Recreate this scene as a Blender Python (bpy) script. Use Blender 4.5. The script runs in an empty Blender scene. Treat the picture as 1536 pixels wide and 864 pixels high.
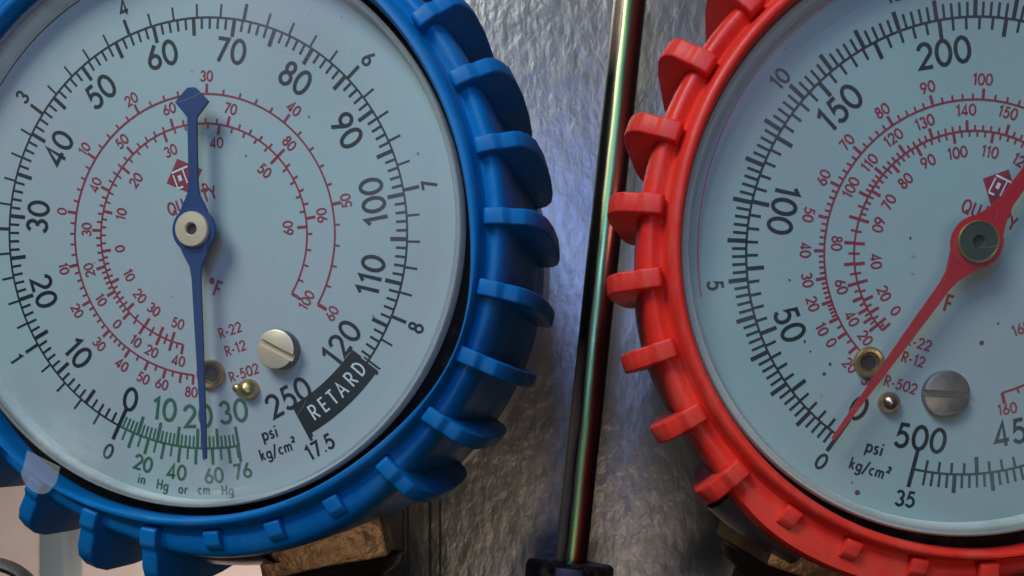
import bpy, bmesh, math, random
from mathutils import Vector, Matrix, noise

# ------------------------------------------------------------------ scene, camera, light
S = bpy.context.scene
MM = 0.001
R = math.radians
cam = bpy.data.objects.new('camera', bpy.data.cameras.new('camera'))
S.collection.objects.link(cam)
cam.location = (0, 0, 0)
cam.rotation_euler = (R(90), 0, 0)
cam.data.sensor_width = 36
cam.data.lens = 1400 / 1536 * 36
cam.data.shift_x = -122 / 1536            # the photograph is a crop of a larger frame
cam.data.shift_y = 308 / 1536
cam.data.clip_start = 0.005
cam.data.clip_end = 20
cam.data.dof.use_dof = True
cam.data.dof.focus_distance = 0.122
cam.data.dof.aperture_fstop = 48
S.camera = cam

W = bpy.data.worlds.new('World'); S.world = W
W.use_nodes = True
wn = W.node_tree.nodes; wl = W.node_tree.links
for n in list(wn): wn.remove(n)
wo = wn.new('ShaderNodeOutputWorld'); wb = wn.new('ShaderNodeBackground')
wtc = wn.new('ShaderNodeTexCoord'); wsp = wn.new('ShaderNodeSeparateXYZ'); wr = wn.new('ShaderNodeValToRGB')
wmr = wn.new('ShaderNodeMapRange')
wl.new(wtc.outputs['Generated'], wsp.inputs[0]); wl.new(wsp.outputs['Z'], wmr.inputs[0])
wmr.inputs[1].default_value = -1; wmr.inputs[2].default_value = 1
wl.new(wmr.outputs[0], wr.inputs[0]); wl.new(wr.outputs[0], wb.inputs[0]); wl.new(wb.outputs[0], wo.inputs[0])
e = wr.color_ramp.elements
e[0].position = 0.0; e[0].color = (0.020, 0.016, 0.014, 1)
e[1].position = 1.0; e[1].color = (0.36, 0.42, 0.50, 1)
k = e.new(0.5); k.color = (0.10, 0.11, 0.12, 1)
wb.inputs[1].default_value = 0.22

def area(name, loc, target, size, watt, col):
    d = bpy.data.lights.new(name, 'AREA'); d.shape = 'DISK'; d.size = size; d.energy = watt; d.color = col
    o = bpy.data.objects.new(name, d); S.collection.objects.link(o)
    o.location = loc
    o.rotation_euler = (Vector(target) - Vector(loc)).to_track_quat('-Z', 'Y').to_euler()
    return o
area('window_light', (-0.31, -0.33, 0.50), (0.0, 0.12, 0.03), 0.34, 3.7, (0.97, 1.0, 0.95))
area('warm_fill_light', (0.05, -0.34, -0.13), (0.01, 0.17, 0.0), 0.20, 0.31, (1.0, 0.80, 0.62))  # added warm fill lamp for the lower part of the panel
sheen_lamp = area('panel_sheen_light', (-0.018, -0.07, 0.100), (-0.008, 0.178, 0.043), 0.05, 0.125, (0.28, 0.44, 1.0))  # added blue lamp that makes the sheen on the panel
sheen_lamp.data.shape = 'RECTANGLE'; sheen_lamp.data.size = 0.045; sheen_lamp.data.size_y = 0.10
area('wall_fill_light', (-0.20, 0.42, -0.16), (-0.30, 0.70, -0.10), 0.12, 0.95, (1.0, 0.92, 0.88))  # added lamp to brighten the far wall

S.view_settings.view_transform = 'Standard'; S.view_settings.look = 'None'
S.view_settings.exposure = 0.0; S.view_settings.gamma = 1.0
S.render.engine = 'CYCLES'

# ------------------------------------------------------------------ materials
def mat(name, col, rough=0.5, metal=0.0, spec=0.5, bump=None, var=None, coat=0.0, sss=0.0):
    """bump = (scale, distance mm, stretch xyz) ; var = (scale, second colour, amount low, amount high)"""
    m = bpy.data.materials.new(name); m.use_nodes = True
    nt = m.node_tree; b = nt.nodes['Principled BSDF']
    b.inputs['Base Color'].default_value = (*col, 1); b.inputs['Roughness'].default_value = rough
    b.inputs['Metallic'].default_value = metal; b.inputs['Specular IOR Level'].default_value = spec
    b.inputs['Coat Weight'].default_value = coat
    if sss:
        b.inputs['Subsurface Weight'].default_value = sss
        b.inputs['Subsurface Radius'].default_value = (0.002, 0.0012, 0.001)
    tc = nt.nodes.new('ShaderNodeTexCoord')
    if var:
        n = nt.nodes.new('ShaderNodeTexNoise'); n.inputs['Scale'].default_value = var[0]; n.inputs['Detail'].default_value = 6
        n.inputs['Roughness'].default_value = 0.65
        nt.links.new(tc.outputs['Object'], n.inputs['Vector'])
        rp = nt.nodes.new('ShaderNodeValToRGB'); rp.color_ramp.elements[0].position = var[2]; rp.color_ramp.elements[1].position = var[3]
        rp.color_ramp.elements[0].color = (*col, 1); rp.color_ramp.elements[1].color = (*var[1], 1)
        nt.links.new(n.outputs['Fac'], rp.inputs[0]); nt.links.new(rp.outputs[0], b.inputs['Base Color'])
        mr = nt.nodes.new('ShaderNodeMapRange'); mr.inputs[3].default_value = rough * 0.85; mr.inputs[4].default_value = min(1, rough * 1.25)
        nt.links.new(n.outputs['Fac'], mr.inputs[0]); nt.links.new(mr.outputs[0], b.inputs['Roughness'])
    if bump:
        mp = nt.nodes.new('ShaderNodeMapping'); mp.inputs['Scale'].default_value = bump[2] if len(bump) > 2 else (1, 1, 1)
        nt.links.new(tc.outputs['Object'], mp.inputs[0])
        n2 = nt.nodes.new('ShaderNodeTexNoise'); n2.inputs['Scale'].default_value = bump[0]; n2.inputs['Detail'].default_value = 4
        nt.links.new(mp.outputs[0], n2.inputs['Vector'])
        bp = nt.nodes.new('ShaderNodeBump'); bp.inputs['Distance'].default_value = bump[1] * MM; bp.inputs['Strength'].default_value = 1.0
        nt.links.new(n2.outputs['Fac'], bp.inputs['Height']); nt.links.new(bp.outputs[0], b.inputs['Normal'])
    return m

M = {}
M['dial'] = mat('dial_paint', (0.35, 0.45, 0.44), 0.55, var=(24, (0.39, 0.42, 0.44), 0.40, 0.62))
M['dial_red'] = mat('dial_paint_worn', (0.29, 0.42, 0.41), 0.55, var=(24, (0.33, 0.39, 0.40), 0.40, 0.62))
M['rim_white'] = mat('rim_paint', (0.62, 0.66, 0.64), 0.45, var=(220, (0.34, 0.40, 0.38), 0.5, 0.8), bump=(400, 0.1))
M['black'] = mat('black_ink', (0.008, 0.014, 0.018), 0.5, spec=0.3)
M['red'] = mat('red_ink', (0.30, 0.022, 0.045), 0.5, spec=0.3, var=(500, (0.22, 0.03, 0.05), 0.4, 0.7))
M['green'] = mat('green_ink', (0.035, 0.125, 0.075), 0.5, spec=0.3)
M['white'] = mat('white_ink', (0.62, 0.68, 0.70), 0.5)
M['blue_needle'] = mat('blue_needle_paint', (0.011, 0.044, 0.155), 0.55, spec=0.25, bump=(300, 0.05))
M['red_needle'] = mat('red_needle_paint', (0.42, 0.008, 0.018), 0.42, bump=(300, 0.05), var=(160, (0.36, 0.010, 0.02), 0.4, 0.7))
M['blue'] = mat('blue_rubber', (0.0005, 0.155, 0.44), 0.36, spec=0.18, bump=(420, 0.06), var=(70, (0.0008, 0.115, 0.35), 0.4, 0.75))
M['redr'] = mat('red_rubber', (0.74, 0.036, 0.022), 0.42, spec=0.28, bump=(420, 0.06), var=(70, (0.60, 0.020, 0.016), 0.4, 0.75), sss=0.05)
M['gasket'] = mat('black_gasket', (0.006, 0.006, 0.006), 0.7, spec=0.12, var=(300, (0.05, 0.04, 0.03), 0.55, 0.8))
M['pale'] = mat('nickel_pale', (0.74, 0.58, 0.40), 0.40, metal=0.35, bump=(700, 0.02))
M['screw_side'] = mat('screw_side_shaded_nickel', (0.10, 0.10, 0.09), 0.4, metal=0.6, bump=(500, 0.03))  # side painted dark to stand for the dark reflection in its metal
M['dark_disc'] = mat('dark_green_disc', (0.045, 0.065, 0.052), 0.45, metal=0.3, bump=(500, 0.02))
M['brass'] = mat('brass', (0.58, 0.40, 0.17), 0.34, metal=0.9, var=(400, (0.30, 0.19, 0.09), 0.45, 0.75))
M['oldbrass'] = mat('old_brass', (0.46, 0.30, 0.16), 0.45, metal=0.75, var=(140, (0.16, 0.09, 0.05), 0.40, 0.75), bump=(520, 0.40, (1, 1, .6)))
M['darkbrass'] = mat('dark_brass', (0.035, 0.022, 0.016), 0.45, metal=0.6, bump=(300, 0.15))
M['steel'] = mat('case_steel', (0.62, 0.54, 0.56), 0.30, metal=1.0, bump=(200, 0.1))
M['screw_dark'] = mat('screw_steel', (0.30, 0.27, 0.25), 0.42, metal=0.75, bump=(600, 0.06), var=(200, (0.18, 0.14, 0.12), 0.4, 0.7))
M['hole'] = mat('hole_dark', (0.02, 0.013, 0.008), 0.7)
M['copper'] = mat('copper_pin', (0.62, 0.40, 0.26), 0.25, metal=1.0)

def scuffed(m, pale, amount=0.5):
    """dust and rubbed scuffs on moulded rubber: patchy pale film, fine scratches, uneven gloss"""
    nt = m.node_tree; b = nt.nodes['Principled BSDF']; src = b.inputs['Base Color'].links[0].from_socket
    tc = nt.nodes.new('ShaderNodeTexCoord')
    a = nt.nodes.new('ShaderNodeTexNoise'); a.inputs['Scale'].default_value = 130; a.inputs['Detail'].default_value = 9; a.inputs['Roughness'].default_value = 0.75
    mp = nt.nodes.new('ShaderNodeMapping'); mp.inputs['Scale'].default_value = (1.0, 0.35, 1.0); mp.inputs['Rotation'].default_value = (0.3, 0.5, 0.7)
    nt.links.new(tc.outputs['Object'], mp.inputs[0]); nt.links.new(mp.outputs[0], a.inputs['Vector'])
    r = nt.nodes.new('ShaderNodeMapRange'); r.inputs[1].default_value = 0.50; r.inputs[2].default_value = 0.72; r.inputs[4].default_value = amount
    nt.links.new(a.outputs['Fac'], r.inputs[0])
    x = nt.nodes.new('ShaderNodeMix'); x.data_type = 'RGBA'; x.inputs[7].default_value = (*pale, 1)
    nt.links.new(r.outputs[0], x.inputs[0]); nt.links.new(src, x.inputs[6]); nt.links.new(x.outputs[2], b.inputs['Base Color'])
    g = nt.nodes.new('ShaderNodeMapRange'); g.inputs[1].default_value = 0.35; g.inputs[2].default_value = 0.70; g.inputs[3].default_value = 0.30; g.inputs[4].default_value = 0.60
    nt.links.new(a.outputs['Fac'], g.inputs[0]); nt.links.new(g.outputs[0], b.inputs['Roughness'])
scuffed(M['blue'], (0.04, 0.18, 0.38), 0.6); scuffed(M['redr'], (0.60, 0.13, 0.09), 0.7)

# clear lens: a thin clear pane with a faint tint and a Fresnel gloss
lm = bpy.data.materials.new('clear_lens'); lm.use_nodes = True
nt = lm.node_tree
for n in list(nt.nodes): nt.nodes.remove(n)
lo = nt.nodes.new('ShaderNodeOutputMaterial'); mx = nt.nodes.new('ShaderNodeMixShader')
tr = nt.nodes.new('ShaderNodeBsdfTransparent'); tr.inputs[0].default_value = (0.93, 0.965, 0.97, 1)
gl = nt.nodes.new('ShaderNodeBsdfGlossy'); gl.inputs['Roughness'].default_value = 0.16
lw = nt.nodes.new('ShaderNodeLayerWeight'); lw.inputs[0].default_value = 0.08
ge = nt.nodes.new('ShaderNodeNewGeometry'); iv = nt.nodes.new('ShaderNodeMath'); iv.operation = 'SUBTRACT'; iv.inputs[0].default_value = 1.0
nt.links.new(ge.outputs['Backfacing'], iv.inputs[1])
ml = nt.nodes.new('ShaderNodeMath'); ml.operation = 'MULTIPLY'; nt.links.new(lw.outputs['Fresnel'], ml.inputs[0]); nt.links.new(iv.outputs[0], ml.inputs[1])
nt.links.new(ml.outputs[0], mx.inputs[0]); nt.links.new(tr.outputs[0], mx.inputs[1]); nt.links.new(gl.outputs[0], mx.inputs[2])
# dust and finger smudges on the plastic
df = nt.nodes.new('ShaderNodeBsdfDiffuse'); df.inputs[0].default_value = (0.72, 0.73, 0.76, 1)
tcl = nt.nodes.new('ShaderNodeTexCoord'); nl = nt.nodes.new('ShaderNodeTexNoise'); nl.inputs['Scale'].default_value = 38; nl.inputs['Detail'].default_value = 7; nl.inputs['Roughness'].default_value = .6
nt.links.new(tcl.outputs['Object'], nl.inputs['Vector'])
ml2 = nt.nodes.new('ShaderNodeMapRange'); ml2.inputs[1].default_value = 0.3; ml2.inputs[2].default_value = 0.8; ml2.inputs[3].default_value = 0.0; ml2.inputs[4].default_value = 0.03
nt.links.new(nl.outputs['Fac'], ml2.inputs[0])
mx3 = nt.nodes.new('ShaderNodeMixShader'); nt.links.new(ml2.outputs[0], mx3.inputs[0]); nt.links.new(mx.outputs[0], mx3.inputs[1]); nt.links.new(df.outputs[0], mx3.inputs[2])
nt.links.new(mx3.outputs[0], lo.inputs[0])
def clouded_sheen(src, name, spots):
    """a copy of the clear lens with cloudy patches and painted reflection haze: (x, y, radius in mm, strength, colour, noise scale)"""
    m = src.copy(); m.name = name; nt = m.node_tree
    out = [n for n in nt.nodes if n.type == 'OUTPUT_MATERIAL'][0]; last = out.inputs[0].links[0].from_socket
    tc = nt.nodes.new('ShaderNodeTexCoord')
    for x, y, r, st, col, sc in spots:
        vd = nt.nodes.new('ShaderNodeVectorMath'); vd.operation = 'DISTANCE'; vd.inputs[1].default_value = (x * MM, y * MM, 0.004)
        nz = nt.nodes.new('ShaderNodeTexNoise'); nz.inputs['Scale'].default_value = sc; nz.inputs['Detail'].default_value = 6; nz.inputs['Roughness'].default_value = .6
        nt.links.new(tc.outputs['Object'], vd.inputs[0]); nt.links.new(tc.outputs['Object'], nz.inputs['Vector'])
        a = nt.nodes.new('ShaderNodeMapRange'); a.inputs[1].default_value = r * MM; a.inputs[2].default_value = 0; a.inputs[4].default_value = st; a.interpolation_type = 'SMOOTHSTEP'
        nt.links.new(vd.outputs['Value'], a.inputs[0])
        b = nt.nodes.new('ShaderNodeMapRange'); b.inputs[1].default_value = .32; b.inputs[2].default_value = .68; nt.links.new(nz.outputs['Fac'], b.inputs[0])
        c = nt.nodes.new('ShaderNodeMath'); c.operation = 'MULTIPLY'; nt.links.new(a.outputs[0], c.inputs[0]); nt.links.new(b.outputs[0], c.inputs[1])
        d = nt.nodes.new('ShaderNodeBsdfDiffuse'); d.inputs[0].default_value = (*col, 1)
        x3 = nt.nodes.new('ShaderNodeMixShader'); nt.links.new(c.outputs[0], x3.inputs[0]); nt.links.new(last, x3.inputs[1]); nt.links.new(d.outputs[0], x3.inputs[2]); last = x3.outputs[0]
    nt.links.new(last, out.inputs[0]); return m
M['lens_blue'] = clouded_sheen(lm, 'clouded_sheen_lens', [(27, 4, 13, .08, (.62, .55, .66), 30), (14, 27, 15, .10, (.50, .44, .56), 30), (-17, -29, 8, .42, (.72, .80, .78), 260), (-28, -18, 9, .20, (.40, .52, .50), 60), (4, -34, 7, .25, (.72, .80, .76), 300)])  # lilac spots are painted reflections, pale low spots are real clouding
M['lens_red'] = clouded_sheen(lm, 'clouded_sheen_lens_grey', [(-24, 20, 15, .08, (.36, .32, .36), 30), (-4, 31, 15, .13, (.34, .30, .36), 30), (-30, -8, 9, .06, (.55, .62, .62), 200), (2, -30, 14, .16, (.45, .68, .66), 40), (10, -4, 12, .10, (.5, .6, .7), 30)])  # violet-grey spots are reflections painted onto the lens
M['lens'] = lm
# cloudy film
fm = bpy.data.materials.new('cloudy_film'); fm.use_nodes = True
nt = fm.node_tree; b = nt.nodes['Principled BSDF']; b.inputs['Base Color'].default_value = (0.66, 0.66, 0.58, 1)
b.inputs['Roughness'].default_value = 0.35
tr = nt.nodes.new('ShaderNodeBsdfTransparent'); mx = nt.nodes.new('ShaderNodeMixShader'); mx.inputs[0].default_value = 0.15
nt.links.new(tr.outputs[0], mx.inputs[1]); nt.links.new(b.outputs[0], mx.inputs[2]); nt.links.new(mx.outputs[0], nt.nodes['Material Output'].inputs[0])
M['film'] = fm
# plastic rim of the lens, greyish and half clear
rm = bpy.data.materials.new('lens_rim_plastic'); rm.use_nodes = True
nt = rm.node_tree; b = nt.nodes['Principled BSDF']; b.inputs['Base Color'].default_value = (0.60, 0.60, 0.58, 1); b.inputs['Roughness'].default_value = 0.25
tr = nt.nodes.new('ShaderNodeBsdfTransparent'); tr.inputs[0].default_value = (0.9, 0.9, 0.88, 1)
mx = nt.nodes.new('ShaderNodeMixShader'); mx.inputs[0].default_value = 0.32
nt.links.new(tr.outputs[0], mx.inputs[1]); nt.links.new(b.outputs[0], mx.inputs[2]); nt.links.new(mx.outputs[0], nt.nodes['Material Output'].inputs[0])
M['lens_rim'] = rm

# plated rod: reflections painted as colour bands along the rod (dark, green, red-brown)
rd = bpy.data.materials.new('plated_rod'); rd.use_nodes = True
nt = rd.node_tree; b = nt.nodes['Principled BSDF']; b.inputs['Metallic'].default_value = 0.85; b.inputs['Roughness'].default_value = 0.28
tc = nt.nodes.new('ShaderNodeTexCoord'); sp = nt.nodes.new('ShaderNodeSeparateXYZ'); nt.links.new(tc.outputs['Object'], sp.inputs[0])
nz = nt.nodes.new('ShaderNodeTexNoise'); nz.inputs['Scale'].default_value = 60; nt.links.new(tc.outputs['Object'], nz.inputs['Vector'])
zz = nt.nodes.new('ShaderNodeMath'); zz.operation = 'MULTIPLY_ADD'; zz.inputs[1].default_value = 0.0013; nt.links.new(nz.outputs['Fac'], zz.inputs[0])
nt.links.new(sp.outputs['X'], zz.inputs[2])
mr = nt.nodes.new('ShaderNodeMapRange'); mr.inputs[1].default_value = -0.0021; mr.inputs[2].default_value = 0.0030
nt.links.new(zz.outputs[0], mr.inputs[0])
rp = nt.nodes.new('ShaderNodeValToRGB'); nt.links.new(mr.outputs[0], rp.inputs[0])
# cream reflection painted along one side near both ends of the rod
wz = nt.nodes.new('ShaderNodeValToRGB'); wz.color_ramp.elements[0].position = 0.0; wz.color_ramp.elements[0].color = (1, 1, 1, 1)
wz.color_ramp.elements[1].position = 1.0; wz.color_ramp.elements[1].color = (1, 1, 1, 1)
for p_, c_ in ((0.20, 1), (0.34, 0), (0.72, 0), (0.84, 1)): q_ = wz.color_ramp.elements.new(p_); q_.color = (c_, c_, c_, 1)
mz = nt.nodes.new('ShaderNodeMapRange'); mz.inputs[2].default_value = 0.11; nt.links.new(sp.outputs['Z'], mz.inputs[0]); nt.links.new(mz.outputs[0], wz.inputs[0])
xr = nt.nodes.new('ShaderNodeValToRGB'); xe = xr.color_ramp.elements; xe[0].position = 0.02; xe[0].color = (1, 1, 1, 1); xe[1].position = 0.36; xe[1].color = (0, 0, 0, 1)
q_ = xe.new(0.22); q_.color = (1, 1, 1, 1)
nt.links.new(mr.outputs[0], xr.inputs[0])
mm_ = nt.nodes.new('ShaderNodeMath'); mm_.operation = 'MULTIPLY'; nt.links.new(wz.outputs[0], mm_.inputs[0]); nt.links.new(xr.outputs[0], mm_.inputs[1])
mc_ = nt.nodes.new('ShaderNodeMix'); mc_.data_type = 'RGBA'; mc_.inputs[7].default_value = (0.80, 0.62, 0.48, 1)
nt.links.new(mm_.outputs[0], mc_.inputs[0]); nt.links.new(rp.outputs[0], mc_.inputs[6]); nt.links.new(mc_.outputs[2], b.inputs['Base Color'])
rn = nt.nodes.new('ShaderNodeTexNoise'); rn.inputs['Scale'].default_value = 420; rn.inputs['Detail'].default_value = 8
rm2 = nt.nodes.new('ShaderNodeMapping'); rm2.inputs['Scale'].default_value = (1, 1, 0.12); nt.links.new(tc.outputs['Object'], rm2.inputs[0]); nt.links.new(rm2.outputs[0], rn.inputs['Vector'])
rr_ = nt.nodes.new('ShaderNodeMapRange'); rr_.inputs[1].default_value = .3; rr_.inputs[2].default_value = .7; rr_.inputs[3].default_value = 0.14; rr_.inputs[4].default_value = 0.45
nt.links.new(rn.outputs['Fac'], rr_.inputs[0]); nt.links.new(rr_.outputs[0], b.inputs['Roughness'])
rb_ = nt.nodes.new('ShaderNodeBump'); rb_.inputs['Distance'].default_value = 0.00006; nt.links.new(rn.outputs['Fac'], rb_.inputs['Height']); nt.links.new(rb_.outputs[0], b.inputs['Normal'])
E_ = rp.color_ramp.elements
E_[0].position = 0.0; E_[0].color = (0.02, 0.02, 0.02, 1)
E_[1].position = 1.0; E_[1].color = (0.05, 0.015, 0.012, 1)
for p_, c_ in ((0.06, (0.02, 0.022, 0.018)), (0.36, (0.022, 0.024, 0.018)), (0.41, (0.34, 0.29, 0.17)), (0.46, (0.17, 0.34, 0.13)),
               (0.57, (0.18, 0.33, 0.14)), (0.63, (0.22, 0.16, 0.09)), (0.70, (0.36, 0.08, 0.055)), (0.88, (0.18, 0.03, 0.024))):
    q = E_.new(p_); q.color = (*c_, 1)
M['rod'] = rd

# ------------------------------------------------------------------ mesh helpers (everything in millimetres)
class MB:
    def __init__(s): s.v = []; s.f = []
    def add(s, vs, fs):
        o = len(s.v); s.v += [tuple(x) for x in vs]; s.f += [tuple(i + o for i in f) for f in fs]
    def quad(s, a, b, c, d): s.add([a, b, c, d], [(0, 1, 2, 3)])
    def mesh(s, name, m, smooth=None):
        me = bpy.data.meshes.new(name)
        me.from_pydata([(x * MM, y * MM, z * MM) for x, y, z in s.v], [], s.f); me.update()
        me.materials.append(m)
        if smooth is not None:
            me.shade_smooth(); me.set_sharp_from_angle(angle=R(smooth))
        return me
    def build(s, name, m, parent=None, smooth=None): return obj(name, s.mesh(name, m, smooth), parent)

def obj(name, me, parent=None):
    o = bpy.data.objects.new(name, me); S.collection.objects.link(o)
    if parent: o.parent = parent
    return o
def empty(name, mtx):
    o = bpy.data.objects.new(name, None); S.collection.objects.link(o); o.matrix_world = mtx
    o.empty_display_size = 0.01
    return o
def tag(o, **kw):
    for k_, v_ in kw.items(): o['category' if k_ == 'cat' else k_] = v_

def lathe(prof, n=96, close=False, a0=0, a1=360, rfun=None):
    """profile of (r, z) turned about z; rfun(theta_deg, r, z) may change r"""
    mb = MB(); full = abs(a1 - a0) >= 360; m = n if full else n + 1
    for i in range(m):
        th = a0 + (a1 - a0) * i / n; c, s_ = math.cos(R(th)), math.sin(R(th))
        for r, z in prof:
            rr = rfun(th, r, z) if rfun else r
            mb.v.append((rr * c, rr * s_, z))
    k_ = len(prof); segs = k_ if close else k_ - 1
    for i in range(n):
        j = (i + 1) % m
        for p in range(segs):
            q = (p + 1) % k_
            mb.f.append((i * k_ + p, j * k_ + p, j * k_ + q, i * k_ + q))
    return mb
def bevel_mesh(mb, name, m, w, seg=2, smooth=40):
    me = mb.mesh(name, m)
    bm = bmesh.new(); bm.from_mesh(me)
    bmesh.ops.remove_doubles(bm, verts=bm.verts, dist=1e-6)
    bmesh.ops.recalc_face_normals(bm, faces=bm.faces)
    ed = [e for e in bm.edges if len(e.link_faces) == 2 and e.calc_face_angle(0) > R(25)]
    bmesh.ops.bevel(bm, geom=ed, offset=w * MM, segments=seg, profile=0.5, affect='EDGES', clamp_overlap=True)
    bm.to_mesh(me); bm.free(); me.shade_smooth(); me.set_sharp_from_angle(angle=R(smooth))
    return me
def prism(pts, z0, z1):
    mb = MB(); n = len(pts)
    mb.add([(x, y, z0) for x, y in pts] + [(x, y, z1) for x, y in pts],
           [tuple(range(n - 1, -1, -1)), tuple(range(n, 2 * n))] + [(i, (i + 1) % n, n + (i + 1) % n, n + i) for i in range(n)])
    return mb

# ------------------------------------------------------------------ lettering: geometric single-weight strokes, cap height 1
def arc(cx, cy, rx, ry, a0, a1, n=14):
    return [(cx + rx * math.cos(R(a0 + (a1 - a0) * i / n)), cy + ry * math.sin(R(a0 + (a1 - a0) * i / n))) for i in range(n + 1)]
G = {
 '0': (.60, [arc(.30, .5, .27, .46, 90, 450, 30)]),
 '1': (.34, [[(.02, .78), (.22, .95), (.22, 0)]]),
 '2': (.56, [arc(.27, .69, .24, .265, 170, -35, 14) + [(.05, .05), (.54, .05)]]),
 '3': (.54, [arc(.25, .715, .20, .235, 160, -90, 14), arc(.25, .265, .235, .225, 90, -160, 14)]),
 '4': (.60, [[(.58, .24), (.03, .24), (.42, .97), (.42, 0)]]),
 '5': (.56, [[(.50, .94), (.19, .94), (.10, .54)] + arc(.25, .33, .25, .29, 112, -150, 16)]),
 '6': (.58, [arc(.29, .29, .24, .25, 0, 360, 22), [(.41, .97), (.10, .46)]]),
 '7': (.54, [[(.03, .94), (.49, .94), (.16, 0)]]),
 '8': (.56, [arc(.28, .74, .18, .21, 0, 360, 20), arc(.28, .28, .23, .24, 0, 360, 22)]),
 '9': (.58, [arc(.29, .71, .24, .25, 0, 360, 22), [(.17, .03), (.48, .54)]]),
 '-': (.34, [[(.03, .38), (.29, .38)]]),
 '.': (.20, [[(.06, .06), (.16, .06)]]),
 '/': (.42, [[(.02, -.15), (.40, 1.05)]]),
 ' ': (.30, []),
 '°': (.34, [arc(.15, .82, .11, .12, 0, 360, 14)]),
 'R': (.54, [[(.07, 0), (.07, .94)] + [(.25, .94)] + arc(.27, .70, .20, .24, 90, -90, 10) + [(.07, .46)], [(.24, .46), (.50, 0)]]),
 'E': (.46, [[(.43, .94), (.07, .94), (.07, .05), (.43, .05)], [(.07, .5), (.40, .5)]]),
 'T': (.48, [[(.0, .94), (.48, .94)], [(.24, .94), (.24, 0)]]),
 'A': (.62, [[(.02, 0), (.31, .96), (.60, 0)], [(.14, .32), (.48, .32)]]),
 'D': (.60, [[(.07, .05), (.07, .94), (.20, .94)] + arc(.20, .495, .34, .445, 90, -90, 14) + [(.07, .05)]]),
 'F': (.44, [[(.42, .94), (.07, .94), (.07, 0)], [(.07, .5), (.38, .5)]]),
 'H': (.60, [[(.07, 0), (.07, 1)], [(.53, 0), (.53, 1)], [(.07, .5), (.53, .5)]]),
 'Q': (.66, [arc(.32, .5, .28, .45, 0, 360, 26), [(.36, .28), (.60, -.02)]]),
 'U': (.56, [[(.06, .96), (.06, .30)] + arc(.28, .28, .22, .24, 180, 360, 12) + [(.50, .96)]]),
 'L': (.42, [[(.07, .96), (.07, .05), (.40, .05)]]),
 'I': (.16, [[(.08, 0), (.08, .96)]]),
 'Y': (.56, [[(.02, .96), (.28, .45), (.54, .96)], [(.28, .45), (.28, 0)]]),
 'p': (.50, [[(.07, -.30), (.07, .64)], arc(.28, .31, .20, .27, 180, 540, 20)]),
 's': (.38, [arc(.19, .46, .13, .13, 40, 250, 9) + arc(.18, .18, .14, .14, 75, -150, 9)]),
 'i': (.17, [[(.08, 0), (.08, .62)], [(.08, .80), (.08, .93)]]),
 'k': (.44, [[(.07, 0), (.07, 1.0)], [(.38, .62), (.08, .28)], [(.17, .36), (.41, 0)]]),
 'g': (.50, [arc(.25, .31, .20, .27, 0, 360, 20), [(.45, .62), (.45, -.10)] + arc(.25, -.10, .20, .20, 0, -150, 10)]),
 'c': (.42, [arc(.26, .31, .20, .27, 55, 305, 16)]),
 'm': (.74, [[(.07, 0), (.07, .62)], [(.07, .38)] + arc(.22, .40, .15, .19, 170, 0, 9) + [(.37, 0)], [(.37, .38)] + arc(.52, .40, .15, .19, 170, 0, 9) + [(.67, 0)]]),
 'n': (.48, [[(.07, 0), (.07, .62)], [(.07, .36)] + arc(.23, .40, .17, .19, 170, 0, 9) + [(.40, 0)]]),
 'o': (.50, [arc(.25, .31, .20, .27, 0, 360, 20)]),
 'r': (.32, [[(.07, 0), (.07, .62)], [(.07, .36)] + arc(.24, .38, .16, .20, 160, 60, 6)]),
 '²': (.34, [arc(.15, 1.0, .12, .13, 170, -35, 10) + [(.04, .68), (.30, .68)]]),
}
ZL = [0]
def stroke(mb, pts, w, z):
    """flat ribbon of width w along pts (local mm)"""
    ZL[0] = (ZL[0] + 1) % 6; z = z + ZL[0] * 0.004
    n = len(pts); h = w / 2; closed = n > 3 and math.dist(pts[0], pts[-1]) < 1e-6
    if closed: pts = pts[:-1]; n -= 1
    Lp, Rp = [], []
    for i in range(n):
        a = pts[i - 1] if (i or closed) else None; c = pts[(i + 1) % n] if (i < n - 1 or closed) else None; b_ = pts[i]
        ds = []
        for u, v in ((a, b_), (b_, c)):
            if u is None or v is None: continue
            dx, dy = v[0] - u[0], v[1] - u[1]; l = math.hypot(dx, dy) or 1; ds.append((dx / l, dy / l))
        if len(ds) == 1: nx, ny = -ds[0][1], ds[0][0]; k_ = 1
        else:
            nx, ny = -(ds[0][1] + ds[1][1]), ds[0][0] + ds[1][0]; l = math.hypot(nx, ny) or 1; nx /= l; ny /= l
            k_ = 1 / max(0.5, nx * -ds[0][1] + ny * ds[0][0])
        Lp.append((b_[0] + nx * h * k_, b_[1] + ny * h * k_, z)); Rp.append((b_[0] - nx * h * k_, b_[1] - ny * h * k_, z))
    m = n if closed else n - 1
    mb.add(Lp + Rp, [(n + i, n + (i + 1) % n, (i + 1) % n, i) for i in range(m)])
def text_width(s, h, gap): return sum(G[c][0] + gap for c in s) * h - gap * h
def text(mb, s, cx, cy, rot, h, w, z, gap=0.13, xs=1.0):
    """straight lettering centred on (cx, cy), baseline turned by rot degrees"""
    tw = text_width(s, h, gap) * xs; x = -tw / 2; c, sn = math.cos(R(rot)), math.sin(R(rot))
    for ch in s:
        g = G[ch]
        for st in g[1]:
            pl = [((x + px * h * xs), (py - .5) * h) for px, py in st]
            stroke(mb, [(cx + c * a - sn * b_, cy + sn * a + c * b_) for a, b_ in pl], w, z)
        x += (g[0] + gap) * h * xs
def pol(r, a): return (r * math.cos(R(a)), r * math.sin(R(a)))
def tick(mb, r0, r1, a, w, z): stroke(mb, [pol(r0, a), pol(r1, a)], w, z)
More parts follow.
